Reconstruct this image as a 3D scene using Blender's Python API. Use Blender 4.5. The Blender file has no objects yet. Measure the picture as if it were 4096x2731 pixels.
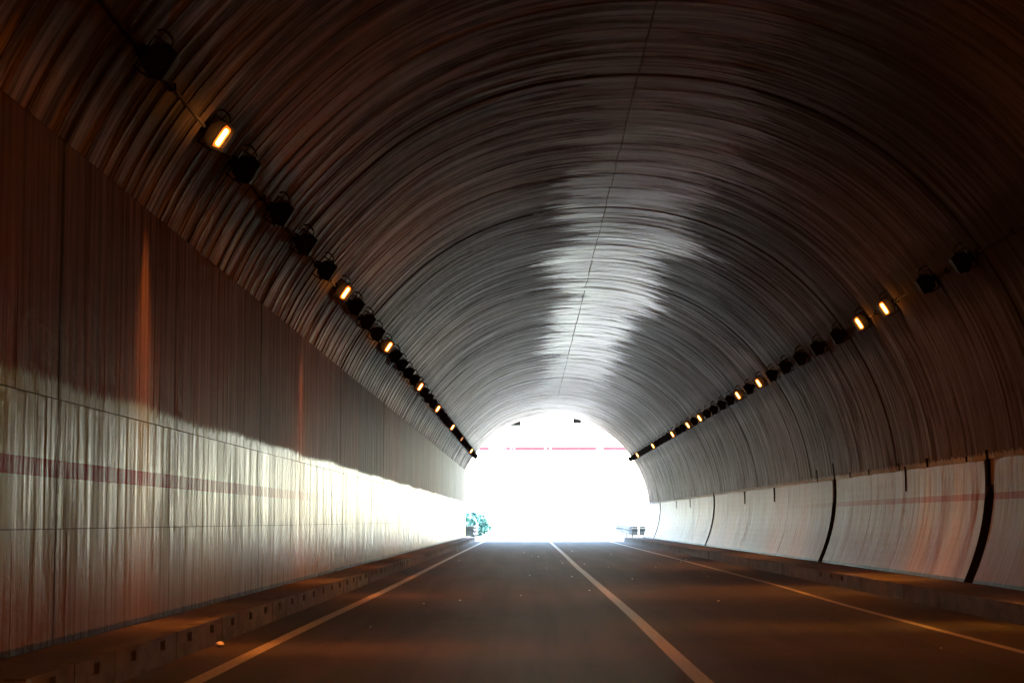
import bpy, math, random
from mathutils import Vector, Matrix, noise as mnoise

random.seed(7)
R = math.radians
scene = bpy.context.scene
C = scene.collection

# ------------------------------------------------------------------ camera
H = 1.06                                   # eye height above the road
cam_d = bpy.data.cameras.new('camera')
cam = bpy.data.objects.new('camera', cam_d)
C.objects.link(cam)
cam_d.sensor_width = 36.0
cam_d.lens = 66.6
cam_d.clip_start = 0.05
cam_d.clip_end = 5000
cam.location = (0, 0, H)
cam.rotation_euler = (R(90 + 5.40), 0, R(0.448))
scene.camera = cam

# ------------------------------------------------------------------ daylight
SUN_EL, SUN_AZ = 58, 62                    # azimuth from +Y towards +X
world = bpy.data.worlds.new('World')
scene.world = world
world.use_nodes = True
wn = world.node_tree
wn.nodes.clear()
sky = wn.nodes.new('ShaderNodeTexSky')
sky.sky_type = 'NISHITA'
sky.sun_disc = False
sky.sun_elevation = R(SUN_EL)
sky.sun_rotation = R(SUN_AZ)
sky.air_density = 1.0
sky.dust_density = 0.35
sky.ozone_density = 1.3
bg = wn.nodes.new('ShaderNodeBackground')
bg.inputs['Strength'].default_value = 0.15
wo = wn.nodes.new('ShaderNodeOutputWorld')
wn.links.new(sky.outputs[0], bg.inputs[0])
wn.links.new(bg.outputs[0], wo.inputs[0])

sd = bpy.data.lights.new('sun', 'SUN')
sd.energy = 5.0
sd.angle = R(0.5)
sd.color = (1.0, 0.95, 0.88)
sun = bpy.data.objects.new('sun', sd)
C.objects.link(sun)
sdir = Vector((math.sin(R(SUN_AZ)) * math.cos(R(SUN_EL)), math.cos(R(SUN_AZ)) * math.cos(R(SUN_EL)), math.sin(R(SUN_EL))))
sun.rotation_euler = sdir.to_track_quat('Z', 'Y').to_euler()
sun.location = (20, 150, 60)

EXPO = 4.6
scene.view_settings.view_transform = 'Standard'
scene.view_settings.look = 'None'
scene.view_settings.exposure = EXPO
scene.view_settings.gamma = 1.0
scene.view_settings.use_curve_mapping = False
scene.render.engine = 'CYCLES'
cy = scene.cycles
cy.use_denoising = True
cy.max_bounces = 10
cy.diffuse_bounces = 5
cy.glossy_bounces = 6
cy.sample_clamp_indirect = 20.0
cy.caustics_reflective = True

LAMP = 0.12                                 # master for the sodium lamps

# ------------------------------------------------------------------ helpers
def mesh_obj(name, verts, faces, mat=None, parent=None, uvs=None, smooth=False):
    me = bpy.data.meshes.new(name)
    me.from_pydata(verts, [], faces)
    if uvs is not None:
        uvl = me.uv_layers.new(name='arc')
        for lp in me.loops:
            uvl.data[lp.index].uv = uvs[lp.vertex_index]
    if smooth:
        for p in me.polygons:
            p.use_smooth = True
    if mat:
        me.materials.append(mat)
    o = bpy.data.objects.new(name, me)
    C.objects.link(o)
    if parent:
        o.parent = parent
    return o

class MB:
    """collects solid pieces of ONE object"""
    def __init__(s):
        s.v = []; s.f = []
    def add(s, vs, fs):
        b = len(s.v)
        s.v += [tuple(v) for v in vs]
        s.f += [tuple(i + b for i in f) for f in fs]
    def box(s, x0, x1, y0, y1, z0, z1, M=None):
        vs = [Vector((x, y, z)) for z in (z0, z1) for y in (y0, y1) for x in (x0, x1)]
        if M: vs = [M @ v for v in vs]
        s.add(vs, [(0, 2, 3, 1), (4, 5, 7, 6), (0, 1, 5, 4), (2, 6, 7, 3), (0, 4, 6, 2), (1, 3, 7, 5)])
    def prism(s, poly, d0, d1, M):
        """poly in (a,b) plane, extruded d0..d1; M maps (a,b,d)"""
        n = len(poly)
        vs = [M @ Vector((a, b, d)) for d in (d0, d1) for a, b in poly]
        fs = [tuple(range(n))[::-1], tuple(range(n, 2 * n))]
        fs += [(i, (i + 1) % n, n + (i + 1) % n, n + i) for i in range(n)]
        s.add(vs, fs)
    def tube(s, pts, r, n=8, M=None):
        pts = [Vector(p) for p in pts]
        rings = []
        for i, p in enumerate(pts):
            a = pts[max(i - 1, 0)]; b = pts[min(i + 1, len(pts) - 1)]
            d = (b - a).normalized()
            u = d.cross(Vector((0, 0, 1)))
            if u.length < 1e-3: u = d.cross(Vector((1, 0, 0)))
            u.normalize(); w = d.cross(u)
            rings.append([p + r * (math.cos(k * 2 * math.pi / n) * u + math.sin(k * 2 * math.pi / n) * w) for k in range(n)])
        vs = [v for rg in rings for v in rg]
        if M: vs = [M @ v for v in vs]
        fs = []
        for i in range(len(rings) - 1):
            for k in range(n):
                fs.append((i * n + k, i * n + (k + 1) % n, (i + 1) * n + (k + 1) % n, (i + 1) * n + k))
        fs.append(tuple(range(n))[::-1]); fs.append(tuple((len(rings) - 1) * n + k for k in range(n)))
        s.add(vs, fs)
    def build(s, name, mat, parent=None, smooth=False):
        return mesh_obj(name, s.v, s.f, mat, parent, smooth=smooth)

def tag(o, label=None, cat=None, group=None, kind=None):
    if label: o['label'] = label
    if cat: o['category'] = cat
    if group: o['group'] = group
    if kind: o['kind'] = kind
    return o

def empty(name, loc=(0, 0, 0)):
    o = bpy.data.objects.new(name, None)
    o.location = loc
    C.objects.link(o)
    return o

def copy_tree(o, parent=None):
    c = o.copy()
    C.objects.link(c)
    c.parent = parent
    for ch in list(o.children):
        copy_tree(ch, c)
    return c

# ------------------------------------------------------------------ tunnel dimensions
PY = 100.0                                  # portal
Y0 = -150.0                                 # the tunnel runs on behind the camera
CX, CZ = 1.40, H + 0.60
XL = -3.24                                  # left wall face
ZW = H - 0.85                               # walkway level
ZT = H + 2.64                               # top of left wall
ZP = H + 0.854                              # top of the right painted panels
def rad(th):
    d = math.degrees(th)
    pts = [(-20, 5.04), (0, 5.02), (45, 4.93), (90, 4.88), (130, 5.0), (156, 5.06), (180, 5.1)]
    for (a, ra), (b, rb) in zip(pts, pts[1:]):
        if a <= d <= b:
            t = (d - a) / (b - a); t = t * t * (3 - 2 * t)
            return ra + (rb - ra) * t
    return 5.0
def pv(th, y, dr=0.0):
    r = rad(th) + dr
    return (CX + r * math.cos(th), y, CZ + r * math.sin(th))
TH_L = math.asin((ZT - CZ) / 5.06); TH_L = math.pi - TH_L
TH_R = math.asin((ZP - CZ) / 5.02)
NTH = 72
ths = [TH_L + (TH_R - TH_L) * i / NTH for i in range(NTH + 1)]
arcs = [0.0]
for a, b in zip(ths, ths[1:]):
    arcs.append(arcs[-1] + (Vector(pv(a, 0)) - Vector(pv(b, 0))).length)

vault_joints = [PY] + [92.5 - 9.93 * i for i in range(11)]          # 92.5 ... -6.8
vault_joints = sorted(vault_joints)

# ------------------------------------------------------------------ materials
class NT:
    def __init__(s, name):
        s.m = bpy.data.materials.new(name)
        s.m.use_nodes = True
        s.t = s.m.node_tree
        s.b = s.t.nodes['Principled BSDF']
    def n(s, typ, **kw):
        nd = s.t.nodes.new(typ)
        for k, v in kw.items():
            setattr(nd, k, v)
        return nd
    def l(s, a, b):
        s.t.links.new(a, b)
    def val(s, x, sock):
        if isinstance(x, (int, float, tuple)):
            sock.default_value = x
        else:
            s.l(x, sock)
    def math(s, op, a, b=None, c=None, clamp=False):
        nd = s.n('ShaderNodeMath', operation=op, use_clamp=clamp)
        s.val(a, nd.inputs[0])
        if b is not None: s.val(b, nd.inputs[1])
        if c is not None: s.val(c, nd.inputs[2])
        return nd.outputs[0]
    def noise(s, vec, scale=1.0, detail=4, rough=0.55, dist=0.0):
        nd = s.n('ShaderNodeTexNoise')
        nd.inputs['Scale'].default_value = scale
        nd.inputs['Detail'].default_value = detail
        nd.inputs['Roughness'].default_value = rough
        nd.inputs['Distortion'].default_value = dist
        s.l(vec, nd.inputs['Vector'])
        return nd.outputs['Fac']
    def scaled(s, vec, sc, off=(0, 0, 0)):
        nd = s.n('ShaderNodeMapping')
        nd.inputs['Scale'].default_value = sc
        nd.inputs['Location'].default_value = off
        s.l(vec, nd.inputs['Vector'])
        return nd.outputs[0]
    def ramp(s, fac, a, b, clamp=True):
        nd = s.n('ShaderNodeMapRange', clamp=clamp)
        nd.interpolation_type = 'SMOOTHSTEP'
        s.val(fac, nd.inputs['Value'])
        s.val(a, nd.inputs['From Min']); s.val(b, nd.inputs['From Max'])
        return nd.outputs[0]
    def mix(s, fac, a, b, blend='MIX'):
        nd = s.n('ShaderNodeMix', data_type='RGBA', blend_type=blend)
        s.val(fac, nd.inputs['Factor'])
        for x, k in ((a, 6), (b, 7)):
            if isinstance(x, tuple): nd.inputs[k].default_value = (*x, 1) if len(x) == 3 else x
            else: s.l(x, nd.inputs[k])
        return nd.outputs[2]
    def mixf(s, fac, a, b):
        nd = s.n('ShaderNodeMix', data_type='FLOAT')
        s.val(fac, nd.inputs[0]); s.val(a, nd.inputs[2]); s.val(b, nd.inputs[3])
        return nd.outputs[0]
    def bump(s, h, strength, dist):
        nd = s.n('ShaderNodeBump')
        nd.inputs['Strength'].default_value = strength
        nd.inputs['Distance'].default_value = dist
        s.l(h, nd.inputs['Height'])
        s.l(nd.outputs[0], s.b.inputs['Normal'])
    def pos(s):
        return s.n('ShaderNodeNewGeometry').outputs['Position']
    def uv(s):
        nd = s.n('ShaderNodeUVMap'); nd.uv_map = 'arc'
        return nd.outputs[0]
    def sep(s, v):
        nd = s.n('ShaderNodeSeparateXYZ'); s.l(v, nd.inputs[0])
        return nd.outputs
    def set(s, col=None, rough=None, metal=None, spec=None):
        if col is not None:
            if isinstance(col, tuple): s.b.inputs['Base Color'].default_value = (*col, 1)
            else: s.l(col, s.b.inputs['Base Color'])
        if rough is not None: s.val(rough, s.b.inputs['Roughness'])
        if metal is not None: s.b.inputs['Metallic'].default_value = metal
        if spec is not None: s.val(spec, s.b.inputs['Specular IOR Level'])
        return s.m

def mat_simple(name, col, rough, metal=0.0, wear=0.25, scale=14):
    k = NT(name)
    n1 = k.noise(k.pos(), scale, 5)
    c = k.mix(k.ramp(n1, 0.35, 0.75), tuple(x * (1 + wear) for x in col), tuple(x * (1 - wear) for x in col))
    k.set(c, k.mixf(n1, max(rough - .12, .05), min(rough + .12, 1)), metal)
    return k.m

# vault concrete: uv.x = arc length from the left wall top (m), uv.y = distance along (m)
def mat_vault():
    k = NT('vault_concrete')
    uv = k.uv(); x, y, _ = k.sep(uv)
    z = k.sep(k.pos())[2]
    board = k.noise(k.scaled(uv, (0.16, 5.0, 1)), 1.0, 5, 0.62)          # streaks along the boards
    fine = k.noise(k.scaled(uv, (0.9, 26.0, 1)), 1.0, 4, 0.6)
    dash = k.noise(k.scaled(uv, (0.8, 9.0, 1), (2, 6, 0)), 1.0, 7, 0.72)
    big = k.noise(k.scaled(uv, (0.45, 0.22, 1), (3, 8, 0)), 1.0, 3, 0.5)
    soot = k.noise(k.scaled(uv, (0.55, 2.0, 1), (7, 1, 0)), 1.0, 7, 0.72)
    base = k.mix(k.ramp(board, 0.38, 0.62), (0.070, 0.048, 0.042), (0.32, 0.26, 0.25))
    base = k.mix(k.ramp(dash, 0.52, 0.66), base, (0.36, 0.32, 0.315))
    base = k.mix(k.math('MULTIPLY', k.ramp(dash, 0.47, 0.36), 0.75), base, (0.045, 0.033, 0.029))
    base = k.mix(k.math('MULTIPLY', k.ramp(fine, 0.55, 0.72), 0.6), base, (0.40, 0.36, 0.35))
    base = k.mix(k.math('MULTIPLY', k.ramp(soot, 0.51, 0.63), 0.7), base, (0.045, 0.035, 0.032))
    base = k.mix(k.math('MULTIPLY', k.ramp(big, 0.5, 0.68), 0.35), base, (0.19, 0.145, 0.10))
    # dark seepage along the ring joints
    jd = k.math('MULTIPLY', k.math('ABSOLUTE', k.math('SUBTRACT', k.math('FRACT', k.math('ADD', k.math('DIVIDE', k.math('SUBTRACT', y, 92.5), 9.93), 50.5)), 0.5)), 9.93)
    jl = k.ramp(k.math('SUBTRACT', jd, k.math('MULTIPLY', board, 0.16)), 0.035, -0.015)
    base = k.mix(k.math('MULTIPLY', jl, 0.65), base, (0.02, 0.015, 0.013))
    # darker ragged band along the two rows of lamps
    for th0 in ((math.pi - math.atan2(4.48 - CZ, CX + 2.83)), math.atan2(4.34 - CZ, 5.54 - CX)):
        xa = (TH_L - th0) * 4.98
        dd = k.math('ABSOLUTE', k.math('SUBTRACT', x, xa - 0.05))
        w_ = k.math('ADD', 0.16, k.math('MULTIPLY', soot, 0.7))
        base = k.mix(k.math('MULTIPLY', k.ramp(k.math('SUBTRACT', w_, dd), -0.15, 0.25), 0.8), base, (0.035, 0.028, 0.025))
    # pale lime-washed band beside the crown joint, its ends ragged board by board
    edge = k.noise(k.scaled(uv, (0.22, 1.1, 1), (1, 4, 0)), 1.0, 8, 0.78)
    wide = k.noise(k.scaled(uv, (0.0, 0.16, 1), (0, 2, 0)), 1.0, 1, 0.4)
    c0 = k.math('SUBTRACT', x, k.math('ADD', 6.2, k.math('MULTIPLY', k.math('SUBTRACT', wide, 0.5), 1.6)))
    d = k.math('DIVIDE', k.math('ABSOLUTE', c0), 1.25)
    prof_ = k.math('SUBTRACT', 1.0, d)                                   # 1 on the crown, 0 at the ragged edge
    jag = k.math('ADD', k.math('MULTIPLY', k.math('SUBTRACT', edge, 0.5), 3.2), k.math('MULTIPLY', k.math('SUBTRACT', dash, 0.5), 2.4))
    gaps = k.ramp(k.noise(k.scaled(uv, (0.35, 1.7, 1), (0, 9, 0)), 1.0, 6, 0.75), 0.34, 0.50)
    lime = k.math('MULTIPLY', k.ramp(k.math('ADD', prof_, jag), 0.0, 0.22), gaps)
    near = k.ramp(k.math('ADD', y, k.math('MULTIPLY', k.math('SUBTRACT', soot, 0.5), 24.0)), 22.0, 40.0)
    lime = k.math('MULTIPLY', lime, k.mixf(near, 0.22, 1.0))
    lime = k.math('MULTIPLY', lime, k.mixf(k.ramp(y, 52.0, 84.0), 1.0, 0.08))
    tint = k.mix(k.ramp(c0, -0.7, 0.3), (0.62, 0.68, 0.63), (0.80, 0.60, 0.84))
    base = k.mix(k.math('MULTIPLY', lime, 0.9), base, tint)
    # right foot of the vault: limewash splashed above the painted band
    fr = k.noise(k.scaled(uv, (0.3, 7.0, 1), (5, 5, 0)), 1.0, 5, 0.75)
    zz = k.math('ADD', 1.985, k.math('MULTIPLY', k.math('SUBTRACT', fr, 0.5), 0.28))
    isr = k.math('GREATER_THAN', x, 9.0)
    fringe = k.math('MULTIPLY', k.math('LESS_THAN', z, zz), isr)
    base = k.mix(fringe, base, (0.36, 0.34, 0.32))
    rt = k.ramp(k.math('ADD', x, k.math('MULTIPLY', k.math('SUBTRACT', board, 0.5), 2.0)), 6.6, 9.0)       # darker and less glossy towards the right foot
    base = k.mix(k.math('MULTIPLY', rt, k.math('SUBTRACT', 0.6, k.math('MULTIPLY', fringe, 0.55))), base, (0.07, 0.052, 0.042))
    rough = k.mixf(lime, k.mixf(k.ramp(board, 0.35, 0.65), 0.62, 0.48), 0.31)
    rough = k.math('ADD', rough, k.math('MULTIPLY', jl, 0.3))
    rough = k.math('ADD', rough, k.math('MULTIPLY', k.ramp(k.math('ADD', y, k.math('MULTIPLY', soot, 16.0)), 52.0, 22.0), 0.14))   # rougher deep inside
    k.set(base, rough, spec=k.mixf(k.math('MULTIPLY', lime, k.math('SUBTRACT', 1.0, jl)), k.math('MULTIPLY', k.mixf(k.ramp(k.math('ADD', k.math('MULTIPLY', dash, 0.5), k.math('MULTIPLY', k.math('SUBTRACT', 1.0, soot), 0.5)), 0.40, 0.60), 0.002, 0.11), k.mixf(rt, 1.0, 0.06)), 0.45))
    hgt = k.math('ADD', k.math('MULTIPLY', board, 0.7), k.math('MULTIPLY', fine, 0.5))
    k.bump(hgt, 0.35, 0.02)
    return k.m

def mat_wall(name, paint, dark, ztop, red0, red1, fringe, r0=0.23, r1=0.38, sp=0.017, ry=(34.0, 17.0), red=(0.13, 0.012, 0.014), spray_glow=0.75):
    k = NT(name)
    uv = k.uv()                            # uv.x = height, uv.y = along
    z, y, _ = k.sep(uv)
    streak = k.noise(k.scaled(uv, (0.35, 7.0, 1)), 1.0, 5, 0.66)
    fine = k.noise(k.scaled(uv, (1.6, 32.0, 1)), 1.0, 4, 0.6)
    blot = k.noise(k.scaled(uv, (1.1, 1.4, 1), (4, 4, 0)), 1.0, 6, 0.66)
    run = k.noise(k.scaled(uv, (0.5, 13.0, 1), (9, 0, 0)), 1.0, 5, 0.72)
    p = k.mix(k.ramp(streak, 0.3, 0.7), tuple(c * 0.72 for c in paint), paint)
    p = k.mix(k.math('MULTIPLY', k.ramp(fine, 0.5, 0.7), 0.4), p, tuple(c * f for c, f in zip(paint, (0.6, 0.5, 0.42))))
    p = k.mix(k.math('MULTIPLY', k.ramp(run, 0.53, 0.68), 0.7), p, tuple(c * f for c, f in zip(paint, (0.34, 0.27, 0.22))))
    p = k.mix(k.math('MULTIPLY', k.ramp(blot, 0.46, 0.66), 0.5), p, tuple(c * f for c, f in zip(paint, (0.68, 0.55, 0.42))))
    # red band, chipped; wear and hiding glare towards the mouth painted into the colour
    inr = k.math('MULTIPLY', k.math('GREATER_THAN', z, red0), k.math('LESS_THAN', z, red1))
    inr = k.math('MULTIPLY', inr, k.ramp(k.math('ADD', y, k.math('MULTIPLY', k.math('SUBTRACT', streak, 0.5), 10.0)), ry[0], ry[1]))
    chip = k.ramp(run, 0.40, 0.34)
    p = k.mix(k.math('MULTIPLY', inr, k.math('SUBTRACT', 1.0, k.math('MULTIPLY', chip, 0.8))), p, red)
    # brown tyre splash with orange lamp light painted in, thickest low down
    low = k.ramp(k.math('ADD', z, k.math('MULTIPLY', k.math('SUBTRACT', run, 0.5), 0.8)), H + 0.15, H - 0.55)
    p = k.mix(k.math('MULTIPLY', low, spray_glow), p, (0.20, 0.085, 0.03))
    # grime at the foot
    foot = k.math('LESS_THAN', z, k.math('ADD', H - 0.85 + 0.02, k.math('MULTIPLY', fine, 0.05)))
    p = k.mix(foot, p, (0.03, 0.022, 0.016))
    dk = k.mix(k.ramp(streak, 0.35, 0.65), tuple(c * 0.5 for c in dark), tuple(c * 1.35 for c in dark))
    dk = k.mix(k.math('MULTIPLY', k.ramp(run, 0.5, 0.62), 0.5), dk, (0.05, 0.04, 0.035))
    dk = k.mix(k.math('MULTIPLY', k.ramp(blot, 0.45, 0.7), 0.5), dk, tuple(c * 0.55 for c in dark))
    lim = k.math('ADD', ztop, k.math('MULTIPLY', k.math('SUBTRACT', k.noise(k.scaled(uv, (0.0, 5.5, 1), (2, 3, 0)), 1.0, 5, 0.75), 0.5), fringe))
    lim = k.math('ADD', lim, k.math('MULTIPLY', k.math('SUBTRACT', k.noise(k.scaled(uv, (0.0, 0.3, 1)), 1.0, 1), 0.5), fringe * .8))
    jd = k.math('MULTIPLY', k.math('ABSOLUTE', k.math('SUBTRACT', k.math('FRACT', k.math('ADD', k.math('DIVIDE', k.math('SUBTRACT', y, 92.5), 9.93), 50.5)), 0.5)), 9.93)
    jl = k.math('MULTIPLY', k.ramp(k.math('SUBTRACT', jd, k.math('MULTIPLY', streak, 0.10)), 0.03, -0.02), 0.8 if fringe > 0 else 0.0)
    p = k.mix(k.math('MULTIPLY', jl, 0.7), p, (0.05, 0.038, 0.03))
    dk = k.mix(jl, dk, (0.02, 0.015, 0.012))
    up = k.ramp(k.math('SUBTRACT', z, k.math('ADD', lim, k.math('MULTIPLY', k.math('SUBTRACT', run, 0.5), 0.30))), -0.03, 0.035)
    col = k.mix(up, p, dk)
    rpaint = k.mixf(k.ramp(k.math('ADD', k.math('MULTIPLY', streak, 0.5), k.math('MULTIPLY', run, 0.5)), 0.38, 0.62), r0, r1)
    rpaint = k.math('ADD', rpaint, k.math('MULTIPLY', k.ramp(k.math('ADD', y, k.math('MULTIPLY', blot, 8.0)), 31.0, 11.0), k.mixf(k.ramp(run, 0.40, 0.60), 0.06, 0.20)))   # rougher deep inside
    rpaint = k.math('ADD', rpaint, k.math('MULTIPLY', inr, 0.04))
    rough = k.mixf(up, rpaint, k.mixf(streak, 0.50, 0.66))
    k.set(col, rough, spec=k.mixf(up, k.math('MULTIPLY', k.mixf(k.ramp(run, 0.62, 0.42), 0.25, 1.5), k.math('MULTIPLY', sp, k.math('SUBTRACT', 1.0, k.math('MULTIPLY', inr, 0.3)))), k.mixf(k.ramp(run, 0.6, 0.42), 0.006, 0.03)))
    hgt = k.math('ADD', k.math('MULTIPLY', streak, 0.8), k.math('MULTIPLY', fine, 0.4))
    k.bump(hgt, 0.5, 0.02)
    return k.m

def mat_asphalt(name, c0, c1, rough=0.72):
    k = NT(name)
    p = k.pos()
    a = k.noise(k.scaled(p, (1.0, 0.10, 1)), 1.2, 4)
    g = k.noise(p, 90, 3, 0.7)
    t = k.noise(k.scaled(p, (2.2, 0.06, 1), (3, 0, 0)), 1.0, 3)
    c = k.mix(a, c0, c1)
    c = k.mix(k.math('MULTIPLY', k.ramp(t, 0.42, 0.62), 0.6), c, tuple(x * 0.6 for x in c0))
    pt = k.noise(k.scaled(p, (0.7, 0.22, 1), (8, 2, 0)), 1.0, 6, 0.7)
    c = k.mix(k.math('MULTIPLY', k.ramp(pt, 0.52, 0.60), 0.45), c, tuple(x * 0.5 for x in c0))
    c = k.mix(k.math('MULTIPLY', k.ramp(g, 0.5, 0.8), 0.6), c, tuple(x * 1.9 for x in c1))
    k.set(c, rough, spec=0.13)
    k.bump(g, 0.7, 0.006)
    return k.m

def mat_paintline():
    k = NT('road_paint')
    p = k.pos()
    w = k.noise(p, 30, 5, 0.7)
    b = k.noise(k.scaled(p, (3, 0.3, 1)), 1.0, 4)
    c = k.mix(k.ramp(w, 0.38, 0.62), (0.17, 0.15, 0.13), (0.36, 0.33, 0.30))
    c = k.mix(k.math('MULTIPLY', k.ramp(b, 0.45, 0.7), 0.45), c, (0.22, 0.19, 0.16))
    k.set(c, 0.6)
    return k.m

def mat_concrete(name, c0, c1, rough=0.8, s=2.0):
    k = NT(name)
    p = k.pos()
    a = k.noise(k.scaled(p, (1, .5, 1)), s, 6, 0.65)
    b = k.noise(p, s * 14, 4, 0.6)
    c = k.mix(k.ramp(a, 0.3, 0.7), c0, c1)
    c = k.mix(k.math('MULTIPLY', k.ramp(b, 0.5, 0.75), 0.4), c, tuple(x * 0.45 for x in c0))
    k.set(c, rough)
    k.bump(b, 0.5, 0.01)
    return k.m

def mat_emit(name, col, strength):
    m = bpy.data.materials.new(name)
    m.use_nodes = True
    b = m.node_tree.nodes['Principled BSDF']
    b.inputs['Base Color'].default_value = (0.8, 0.7, 0.6, 1)
    b.inputs['Emission Color'].default_value = (*col, 1)
    b.inputs['Emission Strength'].default_value = strength
    return m

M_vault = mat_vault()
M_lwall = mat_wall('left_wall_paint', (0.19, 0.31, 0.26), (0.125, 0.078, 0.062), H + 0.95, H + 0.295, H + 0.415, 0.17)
M_rwall = mat_wall('right_wall_paint', (0.33, 0.27, 0.295), (0.11, 0.09, 0.08), H + 5, H + 0.29, H + 0.385, 0.0, 0.46, 0.60, 0.05, (50.0, 24.0), (0.24, 0.10, 0.11), 0.6)
M_back = mat_concrete('joint_concrete', (0.03, 0.026, 0.022), (0.05, 0.042, 0.036))
M_infill = mat_concrete('rough_infill_concrete', (0.14, 0.11, 0.10), (0.24, 0.2, 0.18), 0.9, 9)
M_vaultseam = mat_concrete('seam_slurry', (0.14, 0.12, 0.11), (0.26, 0.24, 0.22), 0.7, 3)
M_groove = mat_simple('black_rubber', (0.008, 0.006, 0.005), 1.0)
M_groove.node_tree.nodes['Principled BSDF'].inputs['Specular IOR Level'].default_value = 0.0
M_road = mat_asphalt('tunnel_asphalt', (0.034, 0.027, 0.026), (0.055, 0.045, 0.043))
M_roado = mat_asphalt('sunlit_pavement', (0.28, 0.29, 0.29), (0.36, 0.37, 0.37), 0.85)  # sunlit brightness put into a paler colour than the tunnel road
M_line = mat_paintline()
M_kerb = mat_concrete('kerb_concrete', (0.04, 0.031, 0.026), (0.12, 0.095, 0.078), 0.85, 5)
M_walk = mat_concrete('walkway_concrete', (0.05, 0.036, 0.028), (0.11, 0.08, 0.062), 0.9, 1.6)
M_dark = mat_simple('dark_lamp_housing', (0.010, 0.008, 0.007), 0.7, 0.0)
M_steel = mat_simple('dull_galvanised_steel', (0.014, 0.012, 0.010), 0.55, 0.4)
M_glassd = mat_simple('dusty_lamp_glass', (0.012, 0.009, 0.007), 0.6)
M_rail = mat_simple('galvanised_rail', (0.008, 0.014, 0.018), 0.8, 0.0)
M_white = mat_simple('white_enamel', (0.75, 0.75, 0.75), 0.5, 0, 0.05)
M_red = mat_simple('red_enamel', (0.32, 0.035, 0.05), 0.5, 0, 0.08)
M_blue = mat_simple('blue_enamel', (0.006, 0.01, 0.03), 0.5)
M_box = mat_simple('blue_grey_box_paint', (0.003, 0.005, 0.008), 0.5)
M_soil = mat_concrete('dry_grass_ground', (0.15, 0.19, 0.11), (0.27, 0.29, 0.20), 0.95, 0.4)
M_leaf = mat_simple('shrub_leaves', (0.035, 0.105, 0.085), 0.6, 0, 0.4, 3)
M_bark = mat_simple('bark', (0.1, 0.075, 0.05), 0.9)
M_refl = mat_simple('glow_tinted_reflector', (0.5, 0.17, 0.035), 0.5)  # orange lamp halo put into the plate's own colour
M_litter = mat_simple('crumpled_paper', (0.75, 0.7, 0.62), 0.6, 0, 0.1)

vault = tag(empty('tunnel_vault', (0, 0, 0)), 'board marked concrete vault of the road tunnel, with a pale ragged limewashed band along its crown', 'tunnel vault', kind='structure')
def vault_segment(ya, yb):
    rows = []                              # (y, board index)
    y = ya; k = 0; boards = []
    while y < yb - 0.05:
        w = random.uniform(0.13, 0.24)
        if yb - y - w < 0.08: w = yb - y
        boards.append((y, min(y + w, yb))); y += w
    verts = []; uvs = []; faces = []
    n = NTH + 1
    saw = 0.0; left = 0; slope = 0
    for (a, b) in boards:
        o0 = random.uniform(-0.003, 0.003); sd_ = random.uniform(0, 100)
        if left <= 0:
            left = random.randint(2, 4); saw = 0.0; slope = -0.009 / left
        for yy, e in ((a, 1), (b, -1)):
            for i, th in enumerate(ths):
                t = i / NTH
                lw = min(1.0, max(0.0, 1.25 - t / 0.15))            # scalloped boards just above the left wall
                wob = 0.004 * mnoise.noise(Vector((arcs[i] * 0.7, sd_, 0)))
                dr = o0 * (1 - lw) + wob + (saw - (0 if e > 0 else slope)) * lw * 1.3
                verts.append(pv(th, yy, dr))
                uvs.append((arcs[i], yy))
        saw -= slope; left -= 1
    nr = len(boards) * 2
    for r in range(nr - 1):
        for i in range(NTH):
            faces.append((r * n + i, r * n + i + 1, (r + 1) * n + i + 1, (r + 1) * n + i))
    # recessed return edges at both joints
    for r, yy in ((0, ya), (nr - 1, yb)):
        b = len(verts)
        for i, th in enumerate(ths):
            verts.append(pv(th, yy, 0.06)); uvs.append((arcs[i], yy))
        for i in range(NTH):
            f = (b + i, b + i + 1, r * n + i + 1, r * n + i)
            faces.append(f if r == 0 else f[::-1])
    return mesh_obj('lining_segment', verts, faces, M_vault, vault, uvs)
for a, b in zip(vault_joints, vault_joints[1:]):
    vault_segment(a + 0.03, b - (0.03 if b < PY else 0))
# plain lining further back, behind the camera
vb = []
ub = []
fb = []
ysb = [Y0, -100, -50, vault_joints[0] - 0.012]
for yy in ysb:
    for i, th in enumerate(ths):
        vb.append(pv(th, yy)); ub.append((arcs[i], yy))
for r in range(len(ysb) - 1):
    for i in range(NTH):
        fb.append((r * (NTH + 1) + i, r * (NTH + 1) + i + 1, (r + 1) * (NTH + 1) + i + 1, (r + 1) * (NTH + 1) + i))
mesh_obj('lining_segment', vb, fb, M_vault, vault, ub)
# backing seen in the joints, added all round to keep sky light out (walls and floor too)
prof = [pv(th, 0, 0.05) for th in ths]
prof = [(XL - 0.30, 0, -0.4), (XL - 0.30, 0, ZT + 0.02)] + [p for p in prof] + [(6.62, 0, ZP), (6.60, 0, -0.4)]
vs = []; fs = []
for yy in (Y0, PY - 0.01):
    vs += [(p[0], yy, p[2]) for p in prof]
n = len(prof)
for i in range(n):
    j = (i + 1) % n
    fs.append((i, j, n + j, n + i))
fs.append(tuple(range(n)))
mesh_obj('light_tight_backing', vs, fs, M_back, vault)

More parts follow.
